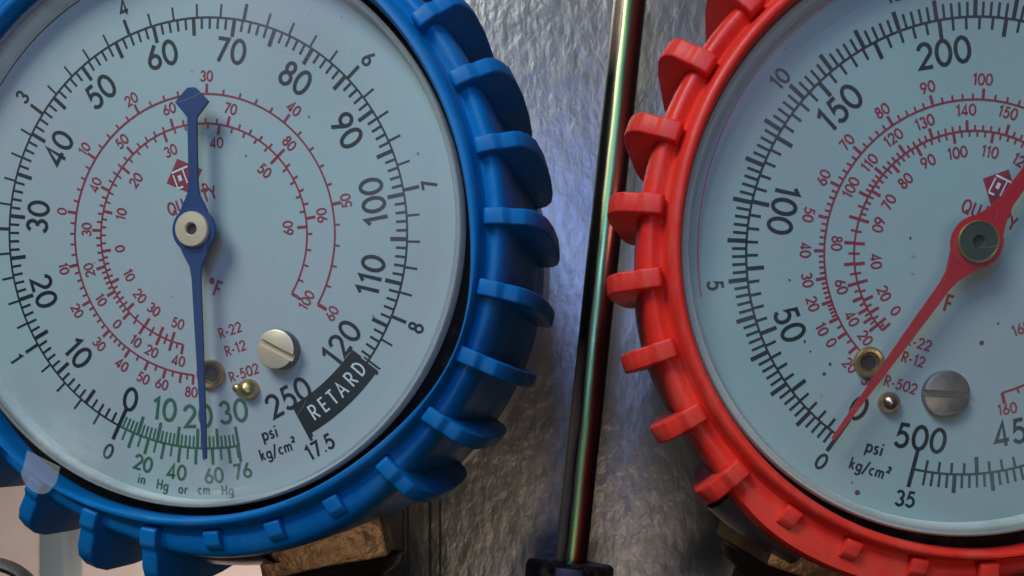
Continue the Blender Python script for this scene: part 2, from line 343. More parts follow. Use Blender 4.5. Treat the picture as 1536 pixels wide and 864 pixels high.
def arcline(mb, r, a0, a1, w, z): 
    n = max(2, int(abs(a1 - a0) / 2)); stroke(mb, [pol(r, a0 + (a1 - a0) * i / n) for i in range(n + 1)], w, z)
def lerp_tab(tab, v):
    for (v0, a0), (v1, a1) in zip(tab, tab[1:]):
        if (v0 - v) * (v1 - v) <= 0: return a0 + (a1 - a0) * (v - v0) / (v1 - v0)
BLUE_TEXT = [('70', 23.15, 79.1, -10.9, 3.0, 'black'), ('60', 23.26, 102.1, 12.1, 3.0, 'black'), ('80', 22.9, 55.9, -34.1, 3.0, 'black'), ('50', 22.96, 125.8, 35.8, 3.0, 'black'), ('40', 22.82, 149.0, 59.0, 3.0, 'black'), ('90', 22.95, 32.4, -57.6, 3.0, 'black'), ('30', 23.03, 172.2, 82.2, 3.0, 'black'), ('20', 23.25, -163.7, -73.7, 3.0, 'black'), ('10', 22.93, -140.4, -50.4, 3.0, 'black'), ('100', 22.98, 8.9, 98.9, 3.0, 'black'), ('110', 22.89, -13.8, 76.2, 3.0, 'black'), ('120', 22.85, -36.9, 53.1, 3.0, 'black'), ('0', 23.17, -117.0, -13.3, 3.0, 'black'), ('250', 23.36, -61.5, 28.5, 3.0, 'black'), ('4', 30.54, 109.1, 19.1, 1.9, 'black'), ('3', 30.62, 142.9, 52.9, 1.9, 'black'), ('6', 30.54, 43.0, -47.0, 1.9, 'black'), ('7', 30.35, 10.1, 100.1, 1.95, 'black'), ('8', 30.44, -23.2, 66.8, 1.95, 'black'), ('1', 30.64, -150.2, -60.2, 1.95, 'black'), ('0', 30.7, -116.8, -26.8, 1.95, 'black'), ('2', 30.93, -167.7, -77.7, 1.95, 'black'), ('17.5', 30.79, -60.4, 29.6, 1.95, 'black'), ('10', 22.71, -104.8, -7.7, 2.9, 'green'), ('20', 22.87, -93.0, 1.7, 2.9, 'green'), ('30', 22.55, -80.7, 7.3, 2.9, 'green'), ('20', 30.32, -107.2, -15.8, 1.95, 'green'), ('40', 30.38, -98.2, -7.2, 1.95, 'green'), ('60', 30.48, -88.5, 4.0, 1.95, 'green'), ('76', 30.23, -81.0, 9.6, 1.95, 'green'), ('in', 32.31, -106.6, -12.8, 1.3, 'green'), ('Hg', 32.36, -101.3, -10.9, 1.3, 'green'), ('or', 32.41, -96.2, -6.2, 1.3, 'green'), ('cm', 32.3, -91.1, -2.4, 1.3, 'green'), ('Hg', 32.46, -85.4, 3.2, 1.3, 'green'), ('psi', 26.39, -71.3, 16.9, 1.6, 'black'), ('kg/cm2', 28.76, -70.5, 18.0, 1.45, 'black'), ('R-22', 12.41, -73.9, 16.9, 1.3, 'red'), ('R-12', 14.79, -73.9, 17.0, 1.3, 'red'), ('R-502', 18.11, -73.3, 17.3, 1.3, 'red'), ('°F', 6.67, -77.1, -21.8, 2.0, 'red'), ('QUALITY', 4.64, 106.3, 18.5, 1.65, 'red'), ('30', 19.84, 86.9, -3.1, 1.3, 'red'), ('20', 19.72, 117.9, 27.9, 1.3, 'red'), ('10', 19.65, 144.1, 54.1, 1.3, 'red'), ('40', 19.77, 50.5, -39.5, 1.3, 'red'), ('0', 19.73, 169.2, 79.2, 1.3, 'red'), ('60', 16.53, 104.3, 14.3, 1.3, 'red'), ('50', 16.25, 131.1, 41.1, 1.3, 'red'), ('40', 16.13, 154.6, 64.6, 1.3, 'red'), ('30', 16.03, 175.4, 85.4, 1.3, 'red'), ('20', 16.26, -166.1, -256.1, 1.3, 'red'), ('30', 11.53, 110.5, 20.5, 1.3, 'red'), ('20', 11.52, 140.6, 50.6, 1.3, 'red'), ('10', 11.49, 164.4, 74.4, 1.3, 'red'), ('70', 16.19, 75.0, -15.0, 1.3, 'red'), ('80', 16.23, 42.9, -47.1, 1.3, 'red'), ('40', 11.75, 79.1, -2.4, 1.3, 'red'), ('10', 19.7, -169.3, -79.3, 1.3, 'red'), ('20', 19.87, -152.7, -62.7, 1.3, 'red'), ('30', 19.92, -137.5, -47.5, 1.3, 'red'), ('40', 19.88, -125.6, -35.6, 1.3, 'red'), ('50', 19.89, -115.8, -25.8, 1.3, 'red'), ('60', 19.66, -108.0, -18.0, 1.3, 'red'), ('80', 19.86, -95.9, -5.9, 1.3, 'red'), ('50', 19.53, 11.1, 101.1, 1.3, 'red'), ('60', 19.84, -30.5, 59.5, 1.3, 'red'), ('10', 16.22, -151.3, -61.3, 1.3, 'red'), ('0', 16.28, -137.9, -47.9, 1.3, 'red'), ('10', 16.26, -125.9, -35.9, 1.3, 'red'), ('20', 16.24, -116.9, -26.9, 1.3, 'red'), ('40', 16.15, -103.2, -13.2, 1.3, 'red'), ('90', 16.14, 7.4, 97.4, 1.3, 'red'), ('100', 16.12, -31.2, 58.8, 1.3, 'red'), ('0', 11.47, -173.5, -83.5, 1.3, 'red'), ('10', 11.24, -155.2, -65.2, 1.3, 'red'), ('20', 11.49, -140.0, -50.0, 1.3, 'red'), ('30', 11.44, -127.1, -37.1, 1.3, 'red'), ('50', 11.56, -108.4, -18.4, 1.3, 'red'), ('50', 11.59, 42.5, -39.7, 1.3, 'red'), ('60', 11.51, 3.2, 93.2, 1.3, 'red')]
RED_TEXT = [('200', 23.26, 99.9, 9.9, 3.0, 'black'), ('150', 23.18, 134.1, 44.1, 3.0, 'black'), ('250', 24.03, 67.0, -23.0, 3.0, 'black'), ('100', 23.11, 168.1, 258.1, 3.0, 'black'), ('50', 23.23, -158.0, -68.0, 3.0, 'black'), ('0', 22.85, -124.4, -29.5, 3.0, 'black'), ('500', 23.11, -103.0, -8.9, 3.0, 'black'), ('450', 22.68, -72.4, 12.0, 3.0, 'black'), ('10', 30.66, 139.5, 49.5, 1.9, 'black'), ('15', 31.29, 109.0, 19.0, 1.9, 'black'), ('5', 30.93, -172.4, -82.4, 1.95, 'black'), ('0', 30.74, -124.3, -34.3, 1.95, 'black'), ('35', 30.77, -102.8, -8.0, 1.95, 'black'), ('psi', 26.01, -114.5, -16.8, 1.6, 'black'), ('kg/cm2', 28.62, -113.3, -17.9, 1.45, 'black'), ('R-22', 12.4, -118.0, -16.6, 1.3, 'red'), ('R-12', 14.45, -116.3, -16.6, 1.3, 'red'), ('R-502', 17.84, -116.1, -16.7, 1.3, 'red'), ('°F', 6.7, -115.0, -14.6, 2.0, 'red'), ('QUALITY', 4.78, 63.1, -19.2, 1.65, 'red'), ('100', 19.91, 87.9, -2.1, 1.3, 'red'), ('90', 19.84, 107.0, 17.0, 1.3, 'red'), ('80', 19.72, 124.3, 34.3, 1.3, 'red'), ('70', 19.81, 140.2, 50.2, 1.3, 'red'), ('60', 19.85, 154.4, 64.4, 1.3, 'red'), ('110', 16.15, 140.4, 50.4, 1.3, 'red'), ('120', 16.38, 126.2, 36.2, 1.3, 'red'), ('130', 16.15, 111.8, 21.8, 1.3, 'red'), ('140', 16.42, 93.9, 3.9, 1.3, 'red'), ('150', 16.55, 76.4, -13.6, 1.3, 'red'), ('100', 16.38, 153.0, 63.0, 1.3, 'red'), ('70', 11.52, 150.2, 60.2, 1.3, 'red'), ('80', 11.52, 134.5, 44.5, 1.3, 'red'), ('90', 11.79, 117.5, 27.5, 1.3, 'red'), ('100', 11.64, 99.7, 9.7, 1.3, 'red'), ('110', 11.72, 80.5, -9.5, 1.3, 'red'), ('120', 11.92, 60.8, -29.2, 1.3, 'red'), ('50', 20.01, 167.8, 257.8, 1.3, 'red'), ('40', 19.87, 179.8, 269.8, 1.3, 'red'), ('30', 19.85, -169.9, -79.9, 1.3, 'red'), ('20', 19.87, -161.5, -71.5, 1.3, 'red'), ('10', 19.96, -152.1, -62.1, 1.3, 'red'), ('0', 19.77, -146.4, -56.4, 1.3, 'red'), ('20', 19.65, -135.9, -45.9, 1.3, 'red'), ('30', 19.62, -126.9, -36.9, 1.3, 'red'), ('80', 16.13, 176.9, 266.9, 1.3, 'red'), ('60', 15.99, -164.6, -74.6, 1.3, 'red'), ('40', 16.18, -150.1, -60.1, 1.3, 'red'), ('20', 16.12, -139.9, -49.9, 1.3, 'red'), ('60', 11.53, 164.6, 254.6, 1.3, 'red'), ('40', 11.38, -173.7, -83.7, 1.3, 'red'), ('20', 11.4, -153.7, -63.7, 1.3, 'red'), ('0', 11.3, -141.0, -51.0, 1.3, 'red'), ('160', 19.67, -74.3, 10.0, 1.3, 'red'), ('160', 11.31, -54.2, 22.1, 1.3, 'red')]
ZP = 0.03     # height of the print above the dial face

def temp_scale(mb, r, side, tab, fine_from, fine_to, w=0.24):
    """a red temperature scale: tab = [(value, angle)], ticks every 2 degrees between fine_from and fine_to, every 5 outside"""
    vs = [v for v, a in tab]; lo, hi = min(vs), max(vs)
    arcline(mb, r, min(a for v, a in tab), max(a for v, a in tab), w, ZP)
    v = lo
    while v <= hi + 0.1:
        fine = fine_from <= v <= fine_to
        a = lerp_tab(tab, v)
        big = abs(v / 10 - round(v / 10)) < 1e-6
        if a is not None and (big or (fine and v % 2 == 0) or (not fine and v % 5 == 0)):
            tick(mb, r, r + side * (1.25 if big else 0.68), a, 0.36 if big else 0.25, ZP)
        v += 1

def make_boot(parent, m, fin_angles, stub_angles, stub_mid, bumps, bulge, big=(), taper=0.0, half=1.0, bev=.36, zs=.93):
    """moulded rubber protector: ring with lip and shoulder, raised ribs all round"""
    def rf(th, r, z):
        d = (th - stub_mid + 180) % 360 - 180
        out = r
        if r > 38.9: out += bulge * math.exp(-(d / 24) ** 4)
        if r < 37.9:
            k_ = max(0.0, min(1.0, (37.9 - r) / 2.2))
            for a, wd, am in bumps:
                dd = (th - a + 180) % 360 - 180
                out += k_ * am * math.exp(-(dd / wd) ** 2)
        out += 0.10 * noise.noise(Vector((math.cos(R(th)) * 1.7, math.sin(R(th)) * 1.7, z * .05 + r)))
        return out
    prof = [(36.0, -6), (35.55, 0), (35.5, 3.3), (35.6, 4.0), (35.85, 4.3), (36.3, 4.3), (36.7, 4.0), (37.0, 3.2), (37.2, 2.2), (37.5, 1.8), (37.9, 1.9), (38.3, 2.2), (38.9, 2.25), (39.4, 1.9), (39.8, 1.2), (40.1, 0.0), (40.2, -1.5), (40.1, -6), (39.7, -16), (39.2, -26.5), (38.9, -27), (38.2, -27)]
    ring = lathe(prof, 200, rfun=rf).build('protector_ring', m, parent, smooth=50)
    # a rib, lying in the x-z plane
    def side(e):
        return [(37.3, 1.0), (37.45, 3.3), (37.8, 3.75), (39.9, 3.4), (40.6, 2.75), (41.2, 2.6), (42.3 + e * .3, 2.2), (43.1 + e * .6, 1.3), (43.7 + e * .9, -0.6),
            (44.1 + e - taper * .2, -3), (44.0 + e - taper * .5, -9), (43.4 + e * .9 - taper, -16), (42.6 + e * .75 - taper, -22), (41.8 + e * .6 - taper, -25.6), (40.8 + e * .4 - taper * .6, -27.2), (38.6, -27.2), (38.4, -20), (38.6, -8)]
    def rib(pts, half):
        mb = prism(pts, -half, half)
        mb.v = [(x, z, y if y > 0 else y * zs) for x, y, z in mb.v]
        return mb
    fin_me = bevel_mesh(rib(side(0), half), 'rib', m, bev, 3)
    big_me = bevel_mesh(rib(side(2.5), half + .1), 'rib', m, 0.36, 3)
    stub = [(37.2, 1.2), (37.35, 3.1), (37.6, 3.5), (39.2, 3.1), (39.9, 2.5), (40.2, 1.6), (40.3, 0.4), (39.9, -1.5), (38.8, -1.5)]
    stub_me = bevel_mesh(rib(stub, 1.05), 'rib_stub', m, 0.35, 3)
    fins = []
    for a in fin_angles: 
        o = obj('rib', big_me if any(abs((a - b_ + 180) % 360 - 180) < w_ for b_, w_ in big) else fin_me, ring); o.rotation_euler = (0, 0, R(a)); fins.append(o)
    for a in stub_angles:
        o = obj('rib_stub', stub_me, ring); o.rotation_euler = (0, 0, R(a)); fins.append(o)
    return ring

def make_case(parent, lens_shift, stem_angle, bulge):
    """steel case behind the dial, black gasket groove and the square brass stem block"""
    lathe([(34.5, 0.6), (35.2, 0.5), (37.9, 0.2), (37.9, -2)], 128).build('gasket', M['gasket'], parent, smooth=40)
    case = lathe([(38.7, -24), (38.9, -27.3), (38.9, -33), (38.2, -34.5), (20, -36), (0.01, -36)], 128).build('steel_case', M['steel'], parent, smooth=30)
    st = lathe([(40.9, -3.5), (42.0 + bulge * .6, -4.5), (43.1 + bulge * .6, -7), (43.3 + bulge * .6, -11), (41.0, -13), (39, -13)], 40, a0=stem_angle - 21, a1=stem_angle - 4)
    st.build('case_collar', M['steel'], parent, smooth=30)
    # square stem block: x' = radial direction, built standing on +x then turned to the stem angle
    hw = 8.7
    sq = [(hw, hw), (-hw, hw), (-hw, -hw), (hw, -hw)]
    t = R(-17)
    sq = [(x * math.cos(t) - y * math.sin(t), x * math.sin(t) + y * math.cos(t)) for x, y in sq]
    mb = prism(sq, 37.0, 45.2)
    # chamfer end (octagon-like disc), neck and lower body
    me = bevel_mesh(mb, 'stem_block', M['oldbrass'], 0.5, 2)
    def turn(me_):
        # axis z of the part -> radial direction at stem angle, at depth z=-20
        rot = Matrix.Rotation(R(stem_angle), 4, 'Z') @ Matrix.Rotation(R(90), 4, 'Y')
        me_.transform(Matrix.Translation((0, 0, -19 * MM)) @ rot); return me_
    blk = obj('stem_block', turn(me), parent)
    m2 = lathe([(0.01, 45.1), (9.9, 45.1), (10.3, 45.4), (9.4, 47.0), (7.2, 48.2), (7.0, 50), (8.8, 51), (9.2, 54), (9.2, 62), (0.01, 62)], 40).mesh('stem_neck', M['darkbrass'], 35)
    obj('stem_neck', turn(m2), parent)
    return case

def make_slot_screw(parent, r, a, rad, h, slot, m, side=None):
    me = lathe([(rad, -0.2), (rad, h - 0.25), (rad - .08, h - .08), (rad - .3, h), (0.001, h + 0.12)], 40)
    bm = bmesh.new(); me_ = me.mesh('dial_screw', m); bm.from_mesh(me_)
    bmesh.ops.remove_doubles(bm, verts=bm.verts, dist=1e-7)
    bm.to_mesh(me_); bm.free(); me_.shade_smooth(); me_.set_sharp_from_angle(angle=R(35))
    o = obj('dial_screw', me_, parent); x, y = pol(r, a); o.location = (x * MM, y * MM, 0)
    # the slot: a recessed channel, shown as two raised half heads would be; cut with a boolean, applied
    cb = prism([(-rad * 1.2, -.42), (rad * 1.2, -.42), (rad * 1.2, .42), (-rad * 1.2, .42)], h - 0.6, h + 1)
    cm = cb.mesh('cut', M['hole'])
    cutter = bpy.data.objects.new('cutter', cm); S.collection.objects.link(cutter)
    cutter.location = o.location; cutter.rotation_euler = (0, 0, R(slot)); cutter.parent = parent
    md = o.modifiers.new('slot', 'BOOLEAN'); md.object = cutter; md.solver = 'EXACT'
    bpy.context.view_layer.update()
    dg = bpy.context.evaluated_depsgraph_get()
    nm = bpy.data.meshes.new_from_object(o.evaluated_get(dg)); o.modifiers.clear(); o.data = nm; nm.name = 'dial_screw'
    bpy.data.objects.remove(cutter)
    if side:
        nm.materials.clear(); nm.materials.append(m); nm.materials.append(side)
        for p in nm.polygons:
            p.material_index = 1 if abs(p.normal.z) < 0.5 and math.hypot(p.center.x, p.center.y) > rad * 0.9 * MM else 0
    return o

def needle_mesh(name, m, hub_r, hub, tip_r, tip_a, tail_r, w_tail, w_mid, w_tip, diamond, z, bend=0.0):
    """needle running from a hub: tip one way, tail the other"""
    def outline():
        pts = []
        # along local +x toward the tip
        n = 10
        for i in range(n + 1):  # hub side (upper) from tip back to hub
            pass
    mb = MB()
    def strip(xs, ws, z0, z1):
        top = [(x, w / 2) for x, w in zip(xs, ws)]; bot = [(x, -w / 2) for x, w in zip(xs, ws)][::-1]
        return prism(bot + top[::-1] if False else (bot[::-1] + top[::-1]), z0, z1)
    xs = [hub_r * .55, hub_r + 0.5, hub_r + 1.7, hub_r + 3.2, hub_r + 8, tip_r - 3, tip_r]
    ws = [hub_r * 1.55, hub_r * 1.02, w_mid * 1.35, w_mid, w_mid * .92, w_tip * 1.5, w_tip]
    s1 = strip(xs, ws, z, z + 0.35); mb.add(s1.v, s1.f)
    xs = [-x for x in (hub_r * .55, hub_r + 0.4, hub_r + 1.5, hub_r + 2.8, hub_r + 6)] 
    ws = [hub_r * 1.55, hub_r * 1.02, w_tail * 1.35, w_tail, w_tail * .95]
    if diamond:
        xs += [-(tail_r - 3.6), -(tail_r - 3.2), -(tail_r - 1.7), -(tail_r - 0.35), -tail_r]
        ws += [w_tail, w_tail * 1.5, diamond, w_tail * 1.5, w_tail * .8]
    s2 = strip(xs, ws, z + 0.004, z + 0.354)
    c_, n_ = math.cos(R(bend)), math.sin(R(bend)); s2.v = [(c_ * x - n_ * y, n_ * x + c_ * y, q) for x, y, q in s2.v]
    mb.add(s2.v, s2.f)
    return mb

def text_part(dial, tup, z=ZP):
    s, r, a, rot, h, col = tup
    mb = MB()
    s2 = s.replace('cm2', 'cm²')
    big = h > 2.5
    wgt = h * (0.156 if big else 0.175)
    gap = 0.15 if big else 0.13
    xs = 1.0 if big else 0.98
    if any(c.isalpha() for c in s): gap = 0.15; wgt = h * 0.165
    if s == 'QUALITY': gap = 0.12; xs = 1.0; wgt = h * .16
    x, y = pol(r, a)
    text(mb, s2, x, y, rot, h, wgt, z, gap, xs)
    nm = 'numeral' if not any(c.isalpha() for c in s) else 'lettering'
    return mb.build(nm, M[col], dial)

def speck(dial, x, y, r_, m):
    mb = MB(); n = 9
    mb.add([(x + r_ * (0.8 + .4 * random.random()) * math.cos(R(i * 40)), y + r_ * (0.8 + .4 * random.random()) * math.sin(R(i * 40)), ZP + .03) for i in range(n)], [tuple(range(n))])
    return mb

def lens_and_rim(g, dx, dy, ri=33.35, lens='lens'):
    """clear crystal with its moulded rim"""
    le = lathe([(0.001, 4.75), (20, 4.6), (30, 4.2), (32.5, 3.98), (32.6, 3.8), (32.75, 3.96), (33.4, 3.85), (34.2, 3.6), (34.55, 3.2), (34.55, 2.7), (33.4, 2.9), (30, 3.2), (20, 3.6), (0.001, 3.75)], 128).build('clear_lens', M[lens], g, smooth=60)
    le.location = (dx * MM, dy * MM, 0)
    k = (34.8 - ri) / 1.45
    rmm = lathe([(34.8 - (34.8 - r_) * k, z_) for r_, z_ in ((33.35, 2.2), (33.6, 2.75), (33.75, 2.1), (34.1, 2.1), (34.25, 2.8), (34.5, 2.9), (34.75, 2.4), (34.8, 0.6))], 160).build('lens_rim', M['lens_rim'], g, smooth=60)
    rmm.location = (dx * MM, dy * MM, 0)
    mb = MB()                                  # hairline scratches, following the dome of the lens
    for i in range(46):
        a = random.uniform(0, 360); r_ = 31 * math.sqrt(random.random()); x, y = pol(r_, a); d_ = random.gauss(35, 40); l = random.uniform(.6, 4.5); p = []
        for q in range(7):
            t_ = q / 6 * l; xx, yy = x + t_ * math.cos(R(d_ + q * 1.5)), y + t_ * math.sin(R(d_ + q * 1.5)); rr = math.hypot(xx, yy)
            if rr > 32: break
            zz = 4.75 - .15 * rr / 20 if rr < 20 else 4.6 - .4 * (rr - 20) / 10 if rr < 30 else 4.2 - .22 * (rr - 30) / 2.5
            p.append((xx, yy, zz + .03))
        w_ = random.uniform(.03, .07)
        for u, v in zip(p, p[1:]):
            nx_, ny_ = -(v[1] - u[1]), v[0] - u[0]; ll = math.hypot(nx_, ny_); nx_ *= w_ / 2 / ll; ny_ *= w_ / 2 / ll
            mb.quad((u[0] - nx_, u[1] - ny_, u[2]), (v[0] - nx_, v[1] - ny_, v[2]), (v[0] + nx_, v[1] + ny_, v[2]), (u[0] + nx_, u[1] + ny_, u[2]))
    sc = mb.build('lens_scratches', M['film'], g); sc['kind'] = 'stuff'; sc.location = le.location

def dial_plate(g, m, dx, dy, ri=33.0):
    d = lathe([(0.001, 0), (34.0, 0)], 128).build('dial_plate', m, g)
    w = lathe([(ri, 0.02), (ri + .1, 0.25), (ri + .35, 1.6), (34.5, 2.0), (34.75, 1.6), (34.8, -1)], 160).build('dial_rim', M['rim_white'], g, smooth=50)
    w.location = (dx * MM, dy * MM, 0)
    return d

def axes(loc, X, Y, Z):
    return Matrix(((X[0], Y[0], Z[0], loc[0] * MM), (X[1], Y[1], Z[1], loc[1] * MM), (X[2], Y[2], Z[2], loc[2] * MM), (0, 0, 0, 1)))

# ------------------------------------------------------------------ the wall panel and what lies beyond
random.seed(4)
pm = bpy.data.materials.new('hammered_sheet_metal'); pm.use_nodes = True
nt = pm.node_tree; b = nt.nodes['Principled BSDF']
b.inputs['Metallic'].default_value = 0.70
tc = nt.nodes.new('ShaderNodeTexCoord')
mp = nt.nodes.new('ShaderNodeMapping'); mp.inputs['Scale'].default_value = (1.0, 1.0, 0.50); nt.links.new(tc.outputs['Object'], mp.inputs[0])
n1 = nt.nodes.new('ShaderNodeTexNoise'); n1.inputs['Scale'].default_value = 760; n1.inputs['Detail'].default_value = 5; n1.inputs['Roughness'].default_value = 0.62; n1.inputs['Distortion'].default_value = 0.6
nt.links.new(mp.outputs[0], n1.inputs['Vector'])
vo = nt.nodes.new('ShaderNodeTexVoronoi'); vo.inputs['Scale'].default_value = 430; vo.feature = 'SMOOTH_F1'; vo.inputs['Smoothness'].default_value = 0.6
nt.links.new(mp.outputs[0], vo.inputs['Vector'])
ad = nt.nodes.new('ShaderNodeMath'); ad.operation = 'MULTIPLY_ADD'; ad.inputs[1].default_value = 0.75
nt.links.new(vo.outputs['Distance'], ad.inputs[0]); nt.links.new(n1.outputs['Fac'], ad.inputs[2])
bp = nt.nodes.new('ShaderNodeBump'); bp.inputs['Distance'].default_value = 0.00075; bp.inputs['Strength'].default_value = 0.17
nt.links.new(ad.outputs[0], bp.inputs['Height']); nt.links.new(bp.outputs[0], b.inputs['Normal'])
n3 = nt.nodes.new('ShaderNodeTexNoise'); n3.inputs['Scale'].default_value = 26; n3.inputs['Detail'].default_value = 8; n3.inputs['Roughness'].default_value = 0.7
nt.links.new(tc.outputs['Object'], n3.inputs['Vector'])
rp = nt.nodes.new('ShaderNodeValToRGB'); rp.color_ramp.elements[0].position = 0.35; rp.color_ramp.elements[1].position = 0.7
rp.color_ramp.elements[0].color = (0.16, 0.175, 0.19, 1); rp.color_ramp.elements[1].color = (0.32, 0.305, 0.29, 1)
nt.links.new(n3.outputs['Fac'], rp.inputs[0]); nt.links.new(rp.outputs[0], b.inputs['Base Color'])
mr = nt.nodes.new('ShaderNodeMapRange'); mr.inputs[3].default_value = 0.22; mr.inputs[4].default_value = 0.36
nt.links.new(n3.outputs['Fac'], mr.inputs[0]); nt.links.new(mr.outputs[0], b.inputs['Roughness'])

# the sheet, with two pressed vertical grooves near its left edge; its left edge folds back
YP = 178.0
def px(x, d): return (x - 890) / 1400 * d
sheet = MB()
xs = [(-41.5, YP + 14), (-41.5, YP), (-36.4, YP), (-36.0, YP - .5), (-35.5, YP - .5), (-35.1, YP), (-31.4, YP), (-31.0, YP + .9), (-29.6, YP + .9), (-29.0, YP)]
x_ = -26.0
while x_ < 110: xs.append((x_, YP)); x_ += 4
zs = [-60 + i * 4 for i in range(60)]
for z_ in zs:
    for x_, y_ in xs: sheet.v.append((x_, y_ + 0.0, z_))
nx = len(xs)
for j in range(len(zs) - 1):
    for i in range(nx - 1): sheet.f.append((j * nx + i, j * nx + i + 1, (j + 1) * nx + i + 1, (j + 1) * nx + i))
panel = sheet.build('hammered_backboard', pm, None, smooth=20)
tag(panel, label='grey hammered sheet metal panel behind the two gauges', cat='backboard')

wallm = mat('pink_plaster', (0.64, 0.49, 0.42), 0.8, var=(9, (0.44, 0.34, 0.30), 0.35, 0.7))
wall = MB(); wall.add([(-620, 700, -500), (500, 700, -500), (500, 700, 600), (-620, 700, 600)], [(0, 1, 2, 3)])
wo_ = wall.build('far_wall', wallm); wo_['kind'] = 'structure'
# ------------------------------------------------------------------ blue gauge
def psi_b(v): return -117.0 - 2.3378 * v
blue = empty('pressure_gauge', axes((-49.726, 118.735, 32.751), (0.99115, -0.13255, -0.00769), (0, -0.05792, 0.99832), (-0.13277, -0.98948, -0.05741)))
tag(blue, label='low pressure gauge in a ribbed blue rubber protector with a blue needle', cat='gauge', group='pressure gauges in rubber protectors')
LB = (-0.15, 0.25)
dial = dial_plate(blue, M['dial'], *LB, 33.85)
mb = MB()
arcline(mb, 27.0, psi_b(0) + .2, psi_b(120) - .2, 0.26, ZP)
for v in range(0, 121):
    if v == 0: tick(mb, 24.6, 29.0, psi_b(0), 0.50, ZP); continue
    big = v % 5 == 0
    tick(mb, 27.0 - (2.15 if big else 1.38), 27.0, psi_b(v), 0.48 if big else 0.30, ZP)
for i in range(1, 43):
    big = i % 5 == 0
    a = psi_b(i * 0.2 * 14.2233)
    tick(mb, 27.0, 27.0 + (2.05 if big else 1.65), a, 0.42 if big else 0.26, ZP)
tick(mb, 26.2, 29.0, psi_b(120), 0.42, ZP); tick(mb, 26.3, 28.9, psi_b(120) + 1.3, 0.22, ZP)
tick(mb, 27.4, 29.2, -60.8, 0.35, ZP)
mb.build('pressure_scale', M['black'], dial)
mb = MB()
GA, GE = -117.0, -80.9
arcline(mb, 27.0, GA, GE, 0.30, ZP)
for i in range(1, 31): tick(mb, 27.0 - (2.5 if i % 5 == 0 else 1.55), 27.0, GA + (GE - GA) * i / 30, 0.42 if i % 5 == 0 else 0.26, ZP)
for i in list(range(1, 16)) + [15.2]:
    tick(mb, 27.0, 27.0 + (2.1 if (i % 2 == 0 or i == 15.2) else 1.5), GA + (GE - GA) * i / 15.24, 0.40 if (i % 2 == 0 or i == 15.2) else 0.26, ZP)
mb.build('vacuum_scale', M['green'], dial)
mb = MB()
B1 = [(60, -30.1), (50, 11.0), (40, 50.6), (30, 86.7), (20, 117.8), (10, 144.8), (0, 168.9), (-10, 190.4), (-20, 206.6), (-30, 221.5), (-40, 233.7), (-50, 243.4), (-60, 251.8), (-70, 259.0), (-80, 264.5)]
temp_scale(mb, 17.65, 1, B1, -40, 60)
tick(mb, 17.65, 19.0, -30.4, 0.36, ZP)
mb.build('outer_temperature_scale', M['red'], dial)
mb = MB()
B2 = [(100, -32.2), (90, 7.2), (80, 42.7), (70, 74.7), (60, 104.9), (50, 131.0), (40, 154.3), (30, 175.6), (20, 194.5), (10, 208.6), (0, 222.5), (-10, 233.5), (-20, 243.8), (-30, 251.1), (-40, 257.6)]
temp_scale(mb, 14.0, 1, B2, 0, 100)
tick(mb, 14.0, 15.4, -32.4, 0.36, ZP)
B3 = [(60, 3.0), (50, 42.7), (40, 79.0), (30, 110.7), (20, 140.1), (10, 165.3), (0, 186.5), (-10, 203.7), (-20, 220.6), (-30, 233.7), (-40, 243.5), (-50, 251.0)]
temp_scale(mb, 14.0, -1, B3, -20, 60)
mb.build('inner_temperature_scale', M['red'], dial)
for t in BLUE_TEXT: text_part(dial, t)
# RETARD block with its lettering set along the arc
mb = MB(); n = 12; a0, a1 = -36.9, -61.5
mb.add([(*pol(r_, a0 + (a1 - a0) * i / n), ZP) for r_ in (24.5, 28.75) for i in range(n + 1)], [(i, i + 1, n + 2 + i, n + 1 + i)[::-1] for i in range(n)])
tick(mb, 24.4, 26.0, -37.0, .4, ZP); tick(mb, 25.0, 29.6, -61.4, .4, ZP)
mb.build('retard_block', M['black'], dial)
mb = MB(); aa = -57.0
for ch, adv in zip('RETARD', (3.35, 3.1, 3.2, 3.75, 3.55, 0)):
    x, y = pol(26.65, aa); text(mb, ch, x, y, aa + 90, 2.0, 0.24, ZP + .05, xs=0.9); aa += adv * 1.03
mb.build('lettering', M['white'], dial)
# emblem: red square on its corner with pale bracket lines
mb = MB(); A, B_, C_ = (-3.16, 9.76), (-4.70, 6.74), (-1.37, 5.29); D_ = (A[0] + C_[0] - B_[0], A[1] + C_[1] - B_[1])
mb.add([(*p, ZP) for p in (A, B_, C_, D_)], [(0, 1, 2, 3)])
em = mb.build('emblem', M['red'], dial)
def emblem_lines(cx, cy, rot):
    l = MB(); c, s_ = math.cos(R(rot)), math.sin(R(rot))
    T = lambda p: (cx + c * p[0] - s_ * p[1], cy + s_ * p[0] + c * p[1])
    for st, w in (([(-1.1, 1.05), (1.2, 1.05)], .24), ([(-1.0, .75), (-1.0, -1.0)], .18), ([(-1.0, -1.1), (-.25, -1.1)], .26), ([(.45, 1.0), (.45, -.9)], .18), ([(-.28, -.32), (-.28, .42)], .44)):
        stroke(l, [T(p) for p in st], w, ZP + .04)
    return l
emblem_lines(-2.55, 7.35, 20).build('emblem_lines', M['white'], em)
l = MB(); text(l, 'D', 0.55, 6.05, 20, 1.1, .2, ZP); l.build('lettering', M['red'], dial)
mb = MB()
for x, y in ((-0.88, 20.48), (18.92, 25.95), (28.48, 9.17), (-4.37, -7.56), (14.5, 14.2), (9.6, -3.1), (-15, -3), (22.5, -10.5), (6.1, 9.8)):
    q = speck(None, x, y, random.uniform(.08, .17), None); mb.add(q.v, q.f)
grime = mat('grime', (0.20, 0.24, 0.24), 0.8)
o = mb.build('dirt_specks', grime, dial); o['kind'] = 'stuff'
